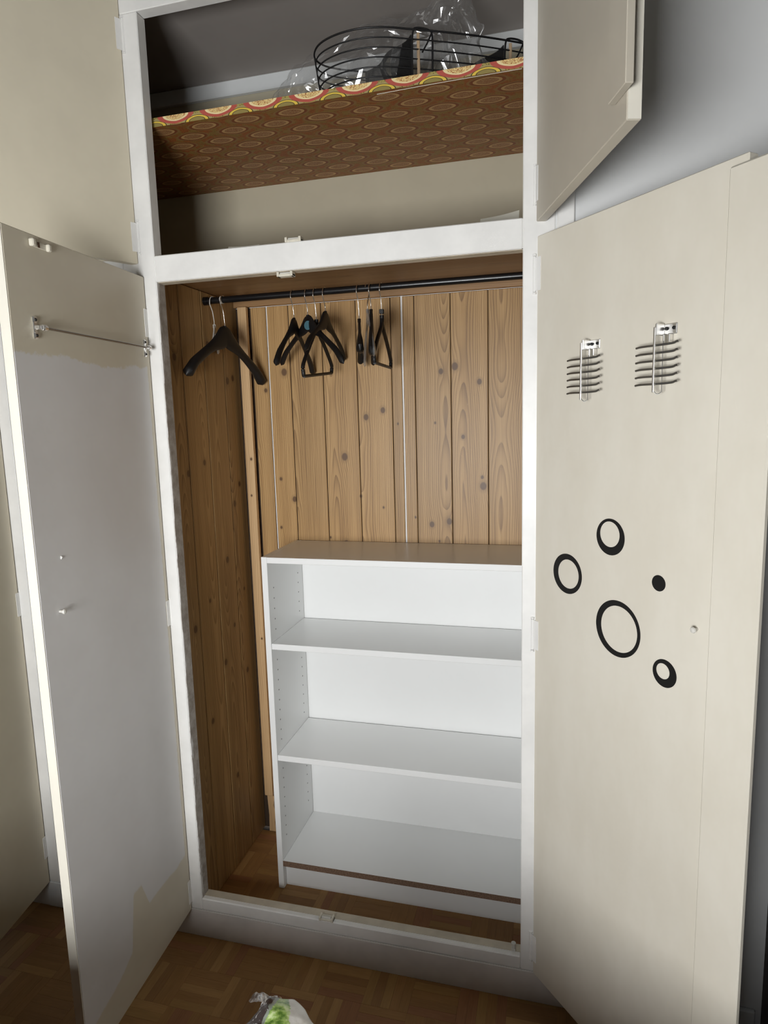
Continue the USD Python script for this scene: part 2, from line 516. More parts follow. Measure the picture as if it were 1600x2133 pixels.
# floor: sub floor plus mosaic parquet fingers
fl = struct('floor', box(XL, XR, YF, .52, -.05, -.008), 'dark_gap', label='brown mosaic parquet floor of short oak fingers in a basket pattern', cat='floor')
random.seed(4)
TS, NF = .118, 5
FW = TS / NF
rest_n = 0
pieces = []
for ix in range(-20, 14):
    for iy in range(-28, 7):
        tx, ty = .5 + ix * TS, -.105 + iy * TS
        if tx < XL or tx + TS > XR or ty < YF or ty + TS > .52:
            continue
        vert = (ix + iy) % 2 == 0
        for k in range(NF):
            a, b = k * FW + .00012, (k + 1) * FW - .00012
            q = (tx + a, tx + b, ty + .00015, ty + TS - .00015) if vert else (tx + .00015, tx + TS - .00015, ty + a, ty + b)
            pieces.append((q, 'y' if vert else 'x', random.choice([0, 0, 1, 1, 2, 3, 4, 5]), random.uniform(-.00025, .0001)))


def seen(q):
    c = np.array([(q[0] + q[1]) / 2, (q[2] + q[3]) / 2, 0.0])
    d = RM @ (c - np.array(CAM))
    u, v = 800 + FPX * d[0] / d[2], 1066.5 + FPX * d[1] / d[2]
    out = d[2] > .1 and -20 < u < 1240 and 1700 < v < 2150 and not (c[0] < -.6)
    return (d[2], out and (c[1] < .005 or (c[1] < .25 and c[0] > -.05) or c[0] < .14) and c[1] < .5)


near = sorted([(seen(t[0])[0], i) for i, t in enumerate(pieces) if seen(t[0])[1] and not (t[0][2] > .0 and t[0][0] < -.046)])[:290]
keep = {i for _, i in near}
rest = {}
for i, (q, ax, mi, dz) in enumerate(pieces):
    b = box(q[0], q[1], q[2], q[3], -.008, dz, .00018 if i in keep else 0)
    if i in keep:
        obj('parquet_finger', b, f'parquet_{ax}{mi}', fl, smooth=False)
    else:
        rest.setdefault((ax, mi % 3), []).append(b)
for (ax, mi), bs in rest.items():
    obj('parquet_field', join(*bs), f'parquet_{ax}{mi}', fl, smooth=False, kind='stuff')

# walls of the room
struct('wall_back', join(box(.952, XR, 0, .12, 0, ZC), box(XL, -.53, 0, .12, 0, ZC)), 'wall_paint', label='plain bluish white wall beside the wardrobe on the right', cat='wall')
struct('wall_right', box(XR, XR + .1, YF, .12, 0, ZC), 'room_paint', label='plain side wall of the room on the right', cat='wall')
struct('wall_left', box(XL - .1, XL, YF, .12, 0, ZC), 'room_paint', label='plain side wall of the room on the left', cat='wall')
w = WIN
struct('wall_front', join(box(XL, XR, YF - .1, YF, 0, w['z0']), box(XL, XR, YF - .1, YF, w['z1'], ZC), box(XL, w['x0'], YF - .1, YF, w['z0'], w['z1']), box(w['x1'], XR, YF - .1, YF, w['z0'], w['z1'])), 'room_paint', label='wall with the window, facing the wardrobe', cat='wall')
wn = struct('window_1', join(box(w['x0'], w['x1'], YF - .045, YF - .005, w['z0'], w['z0'] + .04), box(w['x0'], w['x1'], YF - .045, YF - .005, w['z1'] - .04, w['z1']),
            box(w['x0'], w['x0'] + .04, YF - .045, YF - .005, w['z0'] + .04, w['z1'] - .04), box(w['x1'] - .04, w['x1'], YF - .045, YF - .005, w['z0'] + .04, w['z1'] - .04)), 'frame_white', label='white framed window opposite the wardrobe', cat='window')
obj('pane', box(w['x0'] + .04, w['x1'] - .04, YF - .027, YF - .023, w['z0'] + .04, w['z1'] - .04), 'window_glass', wn)
struct('ceiling', box(XL - .1, XR + .1, YF - .1, .52, ZC, ZC + .08), 'ceiling_paint', label='plain pale ceiling of the room', cat='ceiling')
struct('baseboard_back', box(.994, 1.408, -.012, 0, 0, .095, .003), 'cornice_white', label='low white baseboard along the wall right of the wardrobe', cat='baseboard')
struct('trim_1', box(.955, .990, -.006, 0, .095, ZC, .002), 'frame_white', label='flat white batten covering the joint of wardrobe and wall', cat='trim')

# dark tall panel at the far right edge
t = thing('tall_cabinet', 'dark brown tall cabinet edge standing by the wall at the right border', 'cabinet', (1.415, -.02, 0))
obj('side_panel', box(0, .022, -.36, 0, .0, 1.62, .002), 'dark_wood', t)
obj('back_panel', box(.022, .44, -.012, 0, .05, 1.62, .002), 'dark_wood', t)
obj('top_board', box(-.004, .45, -.37, .004, 1.62, 1.64, .002), 'dark_wood', t)
obj('shelf', box(.022, .44, -.35, -.012, .8, .82, .002), 'dark_wood', t)
obj('plinth', box(.022, .44, -.34, -.32, 0, .06, .002), 'dark_wood', t)

# ================================================================ WARDROBE
wd = thing('built_in_wardrobe', 'tall built-in wardrobe with white frame and its four cream doors standing open', 'wardrobe')
D = .034
Z0, ZS, ZL0, ZL1, ZT = .083, .118, 1.797, 1.859, 2.405
XO = .885
obj('plinth', box(-.09, .992, -.003, -.0002, .0, Z0, .001), 'plinth_paint', wd, label='grey painted plinth board')
obj('base_rail', box(-.09, .952, 0, D, .0, Z0), 'plinth_paint', wd)
obj('sill', box(0, XO, 0, D, Z0, ZS, .0025), 'frame_white', wd)
obj('sill_top', box(0, XO, .013, .037, ZS, ZS + .0008), 'sill_beige', wd, label='beige painted top of the sill')
obj('post', box(-.09, 0, 0, D, Z0, ZT, .002), 'frame_white', wd)
obj('post', box(XO, .952, 0, D, Z0, ZT, .002), 'frame_white', wd)
obj('lintel', box(0, XO, 0, D, ZL0, ZL1, .002), 'frame_white', wd)
obj('top_rail', box(-.09, .952, 0, D, ZT + .0006, 2.62, .002), 'frame_white', wd)
obj('reveal', box(.0, .0018, .0015, .0338, ZS, ZL0), 'reveal_worn', wd, label='worn grey plaster reveal with ragged paint')
# carcass
obj('side_panel', box(-.075, -.056, D, .515, 0, 1.842), 'upper_lining', wd)
obj('side_panel', box(.945, .952, D, .515, 0, 2.5), 'upper_lining', wd)
obj('back_board', box(-.056, .945, .509, .515, 0, 1.85), 'gap_white', wd, label='white wall board showing in the gaps of the panelling')
obj('upper_back', box(-.47, .945, .503, .515, 1.85, 2.5), 'upper_lining', wd)
obj('upper_side', box(-.476, -.470, D, .503, 1.85, 2.5), 'upper_lining', wd)
obj('upper_floor', box(-.47, .945, D, .503, 1.842, 1.852), 'upper_lining', wd)
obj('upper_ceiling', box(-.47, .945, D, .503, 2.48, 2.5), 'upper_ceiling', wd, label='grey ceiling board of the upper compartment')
obj('cornice', box(-.47, .945, .485, .503, 2.437, 2.48, .003), 'cornice_white', wd, label='pale strip along the top of the upper back wall')
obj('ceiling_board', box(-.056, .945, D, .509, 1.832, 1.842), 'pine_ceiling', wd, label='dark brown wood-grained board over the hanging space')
obj('lintel_strip', box(0, XO, .006, D, ZL0 - .0012, ZL0 - .0002), 'sill_beige', wd)
obj('rail_board', box(-.046, .93, .488, .502, 1.812, 1.832, .001), 'pine_rail', wd, label='narrow wood rail above the back panelling')
# back panelling: three panels of planks with white gaps between
for seams in ([.005, .0575], [.0622, .134, .244, .356, .467, .4985], [.5045, .540, .650, .761, .872, .93]):
    pb = obj('panelling', box(seams[0] + .001 if seams[0] > .05 else -.053, seams[-1] - .001, .5068, .509, .0, 1.811), 'dark_gap', wd)
    for a, b in zip(seams[:-1], seams[1:]):
        a2 = a + (.0012 if a != seams[0] else 0)
        b2 = b - (.0012 if b != seams[-1] else 0)
        obj('plank', box(a2 - (a + b) / 2, b2 - (a + b) / 2, .503, .5066, .0, 1.811, .0012), 'pine_back', pb, smooth=False, loc=((a + b) / 2, 0, 0))
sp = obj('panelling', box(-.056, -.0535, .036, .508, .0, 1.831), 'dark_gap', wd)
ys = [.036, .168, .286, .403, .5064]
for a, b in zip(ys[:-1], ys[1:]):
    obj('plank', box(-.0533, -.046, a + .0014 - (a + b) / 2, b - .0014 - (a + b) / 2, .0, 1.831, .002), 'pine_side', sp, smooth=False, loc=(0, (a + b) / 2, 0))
obj('corner_batten', box(-.0265, .004, .474, .490, .142, 1.811, .0015), 'pine_batten', wd, label='pale pine batten standing in the back left corner')
_b = trimesh.creation.extrude_polygon(__import__('shapely').geometry.Polygon([(-.018, .0), (.006, 0), (.004, .04), (.010, .07), (.001, .10), (.008, .135), (-.02, .135), (-.016, .06)]), .012)
_b.apply_transform(np.array([[1, 0, 0, 0], [0, 0, -1, .492], [0, 1, 0, .004], [0, 0, 0, 1.]]))
obj('broken_batten', _b, 'pine_batten', wd, label='short splintered batten end at the floor')
obj('wall_patch', box(.004, .03, .492, .5025, .03, .14, .002), 'gap_white', wd)


def catch(x, z, y, up=True, w_=.040, h=.011):
    """Roller catch: a body with two raised end lugs and a roller."""
    m = obj('catch', join(box(x, x + w_, y - .003, y + .016, z, z + h * .55, .0012), box(x, x + .006, y - .005, y + .014, z, z + h, .001), box(x + w_ - .006, x + w_, y - .005, y + .014, z, z + h, .001)), 'catch_plastic', wd)
    obj('roller', cyl((x + .007, y + .003, z + h * .62), (x + w_ - .007, y + .003, z + h * .62), h * .34), 'white_plastic', m)


catch(.345, ZL1, .004)
catch(.320, ZL0 - .0125, .006)
catch(.3535, ZS, .001)
obj('peg', join(box(.862, .872, .012, .022, ZS, ZS + .006, .001), sweep([(.867, .017, ZS + .005), (.867, .017, ZS + .012), (.867, .017, ZS + .020)], [.005, .004, .006], 12)), 'white_plastic', wd, label='small white plastic peg on the sill')


# ---- doors: mesh in its own space, x from the hinge, z height
def door(mat, width, z0, z1, hinge, angle, side, hinges, name='door', parent=wd, edge=True, label=None):
    th = .021
    y0, y1 = ((-th, 0) if side < 0 else (0, th))
    d = obj(name, box(0, width, y0, y1, z0, z1, .0015), mat, parent, loc=(hinge[0], hinge[1], 0), rotz=-angle, label=label)
    s = 1 if side < 0 else -1      # the interior face looks to +y (left doors) or -y (right doors)
    for z in hinges:
        hg = obj('hinge', join(cyl((-.006, s * .002, z - .036), (-.006, s * .002, z + .036), .0038, 12), cyl((-.006, s * .002, z + .037), (-.006, s * .002, z + .041), .0044, 12), cyl((-.006, s * .002, z - .041), (-.006, s * .002, z - .037), .0044, 12)), 'frame_white', d)
        obj('hinge_leaf', box(-.004, .012, min(0, s * .0012), max(0, s * .0012), z - .034, z + .034), 'frame_white', hg)
    return d


LLa, RLa, URa, ULa = 85.6, 48.8, 73.2, 118.0
dLL = door('door_patched', .468, Z0, 1.811, (-.032, -.003), LLa, -1, (1.70, .954, .138), label='lower left door, cream with a greyish white painted field')
obj('edge_strip', box(.468, .4695, -.0205, -.0005, Z0 + .001, 1.810), 'edge_cream', dLL)
kp = obj('catch_plate', join(box(.347, .401, 0, .0025, 1.788, 1.800, .001), box(.393, .402, 0, .011, 1.787, 1.801, .002), box(.347, .356, 0, .009, 1.787, 1.801, .002)), 'catch_plastic', dLL)
obj('rust_mark', box(.374, .380, .0024, .0034, 1.789, 1.799, .0005), 'rust_brown', kp)
obj('nail_knob', join(sweep([(.417, 0, 1.084), (.417, .006, 1.084), (.417, .010, 1.084)], [.0025, .003, .0055], 14), sweep([(.417, .010, 1.084), (.417, .0125, 1.084), (.417, .0135, 1.084)], [.0055, .0045, .001], 14)), 'white_plastic', dLL)
obj('paint_drip', sweep([(.398, 0, 1.193), (.398, .002, 1.191), (.398, .0005, 1.187)], [.001, .0022, .001], 8), 'frame_white', dLL)

dRL = door('door_smudged', .470, Z0, 1.818, (.915, -.003), RLa, 1, (1.742, .951, .152), label='lower right door, cream, carrying tie racks and ring stickers')
obj('cover_strip', box(.447, .530, -.012, 0, Z0 + .004, 1.802, .0028), 'door_smudged', dRL, label='flat strip along the free edge of the door')
obj('nail_knob', join(sweep([(.418, 0, 1.084), (.418, -.006, 1.084), (.418, -.010, 1.084)], [.0025, .003, .0055], 14), sweep([(.418, -.010, 1.084), (.418, -.0125, 1.084), (.418, -.0135, 1.084)], [.0055, .0045, .001], 14)), 'white_plastic', dRL)

dUR = door('cream_shaded', .464, 1.847, 2.44, (.913, -.003), URa, 1, (2.36, 1.92), label='upper right door, cream, seen from its inner side')
obj('cover_strip', box(.424, .487, -.012, 0, 1.884, 2.438, .0012), 'cream_shaded', dUR, label='flat strip along the free edge of the door')
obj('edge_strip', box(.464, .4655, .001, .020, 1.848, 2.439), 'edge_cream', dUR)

dUL = door('cream_paint', .464, 1.843, 2.44, (-.044, -.003), ULa, -1, (2.36, 1.905), label='upper left door, plain cream, swung wide open')

# ---- neighbouring cupboard to the left
nb = thing('neighbour_cupboard', 'narrow white framed cupboard left of the wardrobe with one open door at the photo edge', 'cupboard')
obj('post', box(-.53, -.484, 0, D, Z0, ZL1, .002), 'frame_white', nb)
obj('lintel', box(-.484, -.0905, 0, D, ZL0, ZL1, .002), 'frame_white', nb)
obj('plinth', box(-.53, -.0905, -.003, D, 0, Z0, .002), 'cornice_white', nb)
obj('sill', box(-.484, -.0905, 0, D, Z0, ZS, .002), 'frame_white', nb)
obj('upper_panel', box(-.53, -.0905, 0, D, ZL1 + .0005, 2.62, .002), 'cream_paint', nb)
obj('side_panel', box(-.53, -.488, D, .515, 0, 1.84), 'upper_lining', nb)
obj('side_panel', box(-.093, -.0755, D, .515, 0, 1.84), 'upper_lining', nb)
obj('back_board', box(-.488, -.093, .505, .515, 0, 1.84), 'upper_lining', nb)
obj('top_board', box(-.488, -.093, D, .505, 1.825, 1.840), 'upper_lining', nb)
dN = door('cream_paint', .40, Z0, 1.811, (-.517, -.003), 80.0, -1, (1.70, .954, .20), parent=nb, label='open cream door of the neighbouring cupboard')

# ================================================================ SHELF in the upper compartment
sh = thing('upper_shelf', 'wide shelf in the upper compartment covered with red and yellow patterned paper', 'shelf', (0, 0, 0))
obj('shelf_board', box(-.469, .944, .0466, .5025, 2.1715, 2.1905), 'raw_timber', sh)
obj('paper_underside', box(-.469, .9435, .0462, .5025, 2.1706, 2.1714), 'paper_under', sh, label='brown red paper with a staggered oval print on the underside')
obj('paper_edge', box(-.469, .9435, .0452, .0462, 2.1706, 2.1915), 'paper_front', sh, label='bright red and yellow scalloped strip on the front edge')
obj('top_paper', box(-.469, .9435, .0462, .5025, 2.1907, 2.1915), 'paper_under', sh)
obj('fold_line', sweep(bez([(.56, .058, 2.1702), (.7, .052, 2.1702), (.88, .0485, 2.1702)], 8), .0007, 6), 'paper_white', sh)

# ================================================================ BOOKCASE
BX, BY, BT, BD, BW = .13, .2265, 1.06, .27, .80
bk = thing('bookcase', 'low white open bookcase with adjustable shelves standing inside the wardrobe', 'bookcase', (BX, BY, 0))
obj('side_panel', box(0, .018, 0, BD, 0, BT, .0008), 'melamine', bk)
obj('side_panel', box(BW - .018, BW, 0, BD, 0, BT, .0008), 'melamine', bk)
obj('top_board', box(.0182, BW - .0182, 0, BD, BT - .018, BT - .0006, .0008), 'melamine', bk)
for z in (.798, .4454):
    obj('shelf', box(.0184, BW - .0184, .002, BD - .012, z - .018, z, .0008), 'melamine', bk)
bs = obj('bottom_shelf', box(.0184, BW - .0184, .0012, BD - .005, .0767, .0947), 'melamine', bk)
obj('raw_edge', box(.0184, BW - .0184, 0, .0012, .0769, .0945), 'chipboard', bs, label='brown raw chipboard front edge')
obj('plinth', box(.0184, BW - .0184, .020, .036, 0, .0765, .0006), 'melamine', bk)
obj('back_panel', box(.0186, BW - .0186, BD - .005, BD - .001, .0948, BT - .0186), 'melamine', bk)
pegs = []
for y in (.037, .225):
    for k in range(26):
        z = .16 + k * .032
        if min(abs(z - .798 + .009), abs(z - .4454 + .009)) > .016:
            pegs.append(cyl((.0178, y, z), (.0184, y, z), .0022, 10))
obj('peg_holes', join(*pegs), 'hole_dark', bk, kind='stuff', label='rows of small shelf pin holes')

# ================================================================ ROD
RY, RZ, RR = .308, 1.804, .0095
rd = thing('clothes_rod', 'black round clothes rod running across the top of the hanging space', 'rod', (-.046, RY, RZ))
obj('bar', cyl((.0, 0, 0), (.99, 0, 0), RR, 24), 'black_rod', rd)
obj('end_cap', cyl((.0, 0, 0), (.012, 0, 0), RR + .0025, 24), 'black_rod', rd)
obj('collar', sweep([(.055 + .0, 0, 0), (.058, 0, 0), (.061, 0, 0)], RR + .0016, 24), 'white_plastic', rd, label='thin white ring around the rod')


# ================================================================ HANGERS
def hook_mesh(zn, turn=1.0):
    """Wire hook in the y-z plane, relative to (rod axis x, RY, 0)."""
    R = .0185
    zc = RZ + RR + .0014 - R
    pts = [(0, 0, zn - .004), (0, 0, zn + .008), (0, 0, zn + .018), (0, -.006 * turn, zc - .024), (0, -R * turn * .98, zc - .006)]
    for a in np.linspace(PI * 1.0, PI * .16, 12):
        pts.append((0, R * math.cos(a) * turn, zc + R * math.sin(a)))
    return sweep(bez(pts, 4), .0014, 8)


def arm_body(L, dz, tilt, hump=.020, mid=.0115, tipw=.0155, thick=(.006, .006, .012), sag=.25, drop_end=.012):
    """Both arms of a moulded hanger as one mesh in the x-z plane, neck at the origin (top of the hump)."""
    S, P, A, B = np.linspace(-1, 1, 45), [], [], []
    for s in S:
        u = abs(s)
        zz = -hump - (dz - hump * .2) * (u ** (1.0 + sag)) - drop_end * max(0, u - .8) / .2
        zz += .008 * math.exp(-(u / .10) ** 2)
        P.append((s * L, 0, zz + tilt * s * L))
        h = mid + (hump - mid) * math.exp(-(u / .24) ** 2) + (tipw - mid) * max(0, (u - .6) / .4)
        w_ = np.interp(u, [0, .45, 1], thick)
        e = math.sqrt(max(0, 1 - ((u - .965) / .035) ** 2)) if u > .965 else 1
        A.append(w_ * e)
        B.append(h * max(e, .15))
    return sweep(P, A, 14, flat=B, up=(0, 0, 1))


def hanger(x, zn, phi, L, dz, tilt, label, kind='suit', mat='black_plastic', hookmat='chrome', group='clothes hangers on the rod', turn=1.0, **kw):
    t = thing('clothes_hanger', label, 'hanger', (x, RY, 0), 0, group)
    obj('hook', hook_mesh(zn, turn), hookmat, t, smooth=50)
    if kind == 'suit':
        m = arm_body(L, dz - .012, tilt, **kw)
        m = join(m, cyl((0, 0, -.004), (0, 0, .006), .0045, 12))
    else:
        ends = [(-L, -dz - tilt * L), (L, -dz + tilt * L)]
        ms = []
        for (ex, ez), s in zip(ends, (-1, 1)):
            c = bez([(0, 0, -.006), (s * .014, 0, -.028), (s * .55 * L, 0, ez * .48), (ex * .98, 0, ez * .80), (ex, 0, ez + .010), (ex * .97, 0, ez)], 8)
            ms.append(sweep(c, .0052, 10, flat=np.linspace(.0075, .0045, len(c)), up=(0, 0, 1)))
        ms.append(cyl((0, 0, -.012), (0, 0, .006), .006, 12))
        m = join(*ms)
    m.apply_transform(trimesh.transformations.rotation_matrix(phi, (0, 0, 1)))
    m.apply_translation((0, 0, zn))
    b = obj('body', m, mat, t, smooth=50)
    if kind == 'bar':
        bm = sweep([(-L * .97, 0, -dz - tilt * L), (0, 0, -dz), (L * .97, 0, -dz + tilt * L)], .0042, 10)
        bm.apply_transform(trimesh.transformations.rotation_matrix(phi, (0, 0, 1)))
        bm.apply_translation((0, 0, zn))
        obj('trouser_bar', bm, mat, t, smooth=50)
    return t, b


hanger(.016, 1.724, 1.428, .185, .126, -.031, 'large black suit hanger alone at the left end of the rod', hump=.031, mid=.0135, tipw=.0145, thick=(.007, .008, .017))
hanger(.234, 1.733, 1.668, .183, .124, -.005, 'black hanger, leftmost of the middle bunch, mostly behind the one with a teal disc', hump=.021, mid=.0075, tipw=.010, thick=(.006, .005, .009))
t3, b3 = hanger(.276, 1.738, -.718, .190, .112, -.07, 'black hanger with a round teal disc on its neck', hump=.023, mid=.008, tipw=.010, thick=(.006, .005, .008))
_d = cyl((0, -.0062, 0), (0, -.0092, 0), .0125, 24)
_d.apply_transform(trimesh.transformations.rotation_matrix(-.30, (0, 0, 1)))
_d.apply_translation((.006, -.004, 1.738 - .024))
obj('size_disc', _d, 'teal_disc', t3, label='teal round disc')
hanger(.301, 1.724, 1.579, .118, .146, .094, 'slim black hanger with a straight lower bar in the middle bunch', kind='bar')
hanger(.329, 1.745, 1.602, .180, .097, .009, 'black hanger at the right of the middle bunch, highest of them', hump=.024, mid=.007, tipw=.008, thick=(.006, .005, .007))
hanger(.427, 1.718, 1.863, .175, .085, 0, 'black hanger seen edge-on, by itself between the two bunches', hump=.018, mid=.010, thick=(.004, .004, .010))
hanger(.462, 1.741, 1.83, .165, .115, 0, 'black hanger seen edge-on in the right bunch beside the barred one', hump=.020, mid=.011, thick=(.005, .005, .008))
hanger(.452, 1.742, 1.93, .175, .122, 0, 'clear plastic hanger seen edge-on, left of the right bunch', mat='clear_plastic', hump=.016, mid=.007, thick=(.004, .003, .005), turn=-1.0)
t8, b8 = hanger(.492, 1.723, 1.635, .118, .128, .012, 'black barred hanger with a square size clip, rightmost on the rod', kind='bar')
obj('size_clip', box(-.006, .006, -.005, .005, 1.733, 1.745, .001), 'black_plastic', t8)
hanger(-.018, 1.730, 1.95, .06, .065, 0, 'thin white plastic hanger turned edge-on at the left tip of the rod', mat='white_plastic', hookmat='white_plastic', hump=.010, mid=.005, thick=(.003, .003, .004), turn=1.0)


# ================================================================ TIE RAIL on the lower left door
def on_door(hinge, ang, u, off, side):
    a = math.radians(ang)
    n = np.array([math.sin(a), math.cos(a)]) * side
    return (hinge[0] + u * math.cos(a) + off * n[0], hinge[1] - .003 - u * math.sin(a) + off * n[1])


lx, ly = on_door((-.032, 0), LLa, 0, 0, 1)
tr = thing('tie_rail', 'thin chrome tie rail with two brackets across the lower left door', 'rail', (lx, ly, 1.637), -LLa)
for u in (.409, .024):
    ui = 1 if u < .2 else -1
    br = obj('bracket', join(box(u - .006, u + .006, .0003, .0055, -.021, -.008, .0024), box(u - .006, u + .006, .0003, .0055, .008, .021, .0024), box(u - .0045, u + .0045, .0003, .004, -.012, .012, .001),
                             box(u - .003, u + .003, .003, .015, -.004, .004, .001), sweep([(u - .004, .0145, 0), (u - .004 + ui * .002, .0145, 0), (u - .004 + ui * .010, .0145, 0), (u - .004 + ui * .012, .0145, 0)], [.005, .0062, .0062, .005], 16)), 'chrome', tr)
    for z in (-.0145, .0145):
        obj('screw', sweep([(u, .0052, z), (u, .0064, z), (u, .007, z)], [.0032, .0028, .001], 12), 'screw_dark', br)
obj('rail', cyl((.400, .0145, 0), (.026, .0145, 0), .0024, 12), 'dull_steel', tr)


# ================================================================ TIE RACKS on the lower right door
def tie_rack(u, z, label):
    px, py = on_door((.915, 0), RLa, u, 0, -1)
    t = thing('tie_rack', label, 'tie rack', (px, py, z), -RLa, 'chrome tie racks on the door')
    # local: x along the door to its free edge, -y away from the door
    pl = obj('mount', join(box(-.020, .008, -.003, -.0003, -.009, .009, .0024), box(-.020, -.016, -.022, -.003, -.010, .010, .001), box(.001, .008, -.0042, -.0028, -.007, .007, .0012)), 'chrome', t)
    for sx in (-.0115, .0035):
        obj('screw', sweep([(sx, -.0042, .001), (sx, -.006, .001), (sx, -.0066, .001)], [.003, .0026, .001], 12), 'screw_dark', pl)
    obj('lug', join(box(-.013, -.0095, -.012, -.003, -.024, -.008, .001), box(-.002, .0015, -.012, -.003, -.022, -.008, .001)), 'chrome', t)
    obj('arm', join(box(-.0205, -.0165, -.0255, -.0225, -.104, .004, .0008), sweep(bez([(-.0185, -.024, -.100), (-.014, -.020, -.1065), (-.0085, -.016, -.104), (-.0075, -.016, -.095), (-.0075, -.016, -.02)], 6), .0009, 8)), 'chrome', t)
    for k in range(6):
        zz = -.026 - k * .0128
        w0, w1 = -.062, .022
        c = bez([(w0, -.018, zz - .0005), (w0 + .012, -.019, zz + .0004), (-.0185, -.0215, zz), (w1 - .012, -.0155, zz + .0008), (w1 - .004, -.0145, zz + .003), (w1, -.014, zz + .003)], 6)
        obj('prong', sweep(c, .0019, 8), 'dull_steel', t, smooth=50)
    return t


tie_rack(.178, 1.578, 'chrome tie rack nearer the hinge of the lower right door, the lower of the two')
tie_rack(.350, 1.584, 'chrome tie rack nearer the free edge of the lower right door, the higher one')


# ================================================================ RING STICKERS on the lower right door
import shapely.geometry as sg


def sticker(u, z, R, r, du, dz, label):
    px, py = on_door((.915, 0), RLa, u, 0, -1)
    shp = sg.Point(0, 0).buffer(R, 40)
    if r:
        shp = shp.difference(sg.Point(du, dz).buffer(r, 40))
    m = trimesh.creation.extrude_polygon(shp, .0007)
    m.apply_transform(np.array([[1, 0, 0, 0], [0, 0, -1, 0], [0, 1, 0, 0], [0, 0, 0, 1.]]))
    m.apply_translation((0, -.0002, 0))
    obj('ring_sticker' if r else 'dot_sticker', m, 'sticker_black', None, smooth=False, loc=(px, py, z), rotz=-RLa, label=label, cat='sticker', group='black round stickers on the door')


sticker(.221, 1.2115, .0355, .0250, -.0015, .005, 'black ring sticker at the top, thick at its lower right')
sticker(.104, 1.115, .0425, .0310, .003, 0, 'black ring sticker at the left, nearest the door hinge')
sticker(.337, 1.1455, .0145, 0, 0, 0, 'small solid black dot sticker on the right')
sticker(.2445, 1.035, .0555, .0455, .003, 0, 'largest black ring sticker in the middle')
sticker(.356, .984, .0255, .0145, -.0035, .003, 'small thick black ring sticker at the lower right')

# ================================================================ WIRE BASKETS on the upper shelf
def basket(label):
    """Long wire trough: straight near side, rounded left end, dark cross panels at the two posts."""
    z0, Hh = 2.1925, .121
    t = thing('wire_basket', label, 'basket', (0, 0, z0))
    # plan: straight front running away to the right, then round the left end to the back
    plan = bez([(.905, .2560), (.828, .205), (.74, .153), (.631, .0985), (.575, .073), (.52, .062), (.46, .070), (.412, .096), (.386, .140), (.394, .180), (.43, .212), (.50, .25), (.60, .295), (.70, .34), (.80, .385), (.87, .41), (.915, .39), (.925, .32), (.905, .2560)], 8)
    c = np.array((.60, .20))
    for k in range(7):
        f = k / 6
        sc = .93 + .07 * f
        P = [(*(c + (np.array(q) - c) * sc), .003 + (Hh - .003) * f) for q in plan]
        obj('ring_wire', sweep(P, .0021 if k == 6 else .0016, 8), 'black_wire', t, smooth=50)
    for q in ((.386, .140), (.50, .25), (.70, .34)):
        q = np.array(q)
        b_ = c + (q - c) * .93
        obj('upright_wire', sweep([(*b_, .001), (*((q + b_) / 2), Hh / 2), (*q, Hh)], .0016, 8), 'black_wire', t)
    for f in (.44, .52, .70, .78):
        obj('base_wire', sweep([(f, .08 + .5 * max(0, f - .52) + .02, .0035), (f, .19 + .3 * (f - .44), .0035), (f, .225 + .43 * (f - .44), .0035)], .0014, 8), 'black_wire', t)
    for px, py in ((.634, .100), (.832, .207)):
        e = np.array((.042, .024))
        p0 = np.array((px, py))
        loop = bez([(*p0, 0), (*p0, Hh * .6), (*(p0 + e * .05), Hh - .006), (*(p0 + e * .25), Hh + .004), (*(p0 + e * .8), Hh + .003), (*(p0 + e), Hh - .008), (*(p0 + e), Hh * .5), (*(p0 + e), 0)], 8)
        po = obj('end_post', sweep(loop, .0022, 8), 'black_wire', t, smooth=50)
        obj('brace', sweep([(*(p0 + e), Hh), (*(p0 + e * .75), Hh - .025), (*(p0 + e * .5), Hh - .045)], .0018, 8), 'black_wire', po)
        obj('wood_slat', box(px + .009, px + .016, py + .008, py + .011, .0, Hh - .004, .001), 'raw_timber', po, label='thin pale wooden slat at the post')
        d = np.array((-.74, .67))
        Lp = .19 if px < .7 else .20
        V, F = [], []
        n = 14
        for i in range(n):
            for j in range(6):
                s_ = .004 + Lp * i / (n - 1)
                q = p0 + d * s_ + np.array((.67, .74)) * (.006 * math.sin(i * .8) * (j / 5))
                V.append((*q, .004 + (Hh - .012) * j / 5))
        for i in range(n - 1):
            for j in range(5):
                a = i * 6 + j
                F += [(a, a + 6, a + 7), (a, a + 7, a + 1)]
        V = np.array(V)
        m = trimesh.Trimesh(np.vstack([V, V + np.array((.0011, .0012, 0))]), np.vstack([F, np.array(F)[:, ::-1] + len(V)]), process=False)
        obj('liner', m, 'liner_mesh', t, smooth=True, label='dark mesh panel across the basket at a post')
    return t


basket('long black wire basket with a rounded end and dark cross panels on the patterned shelf')

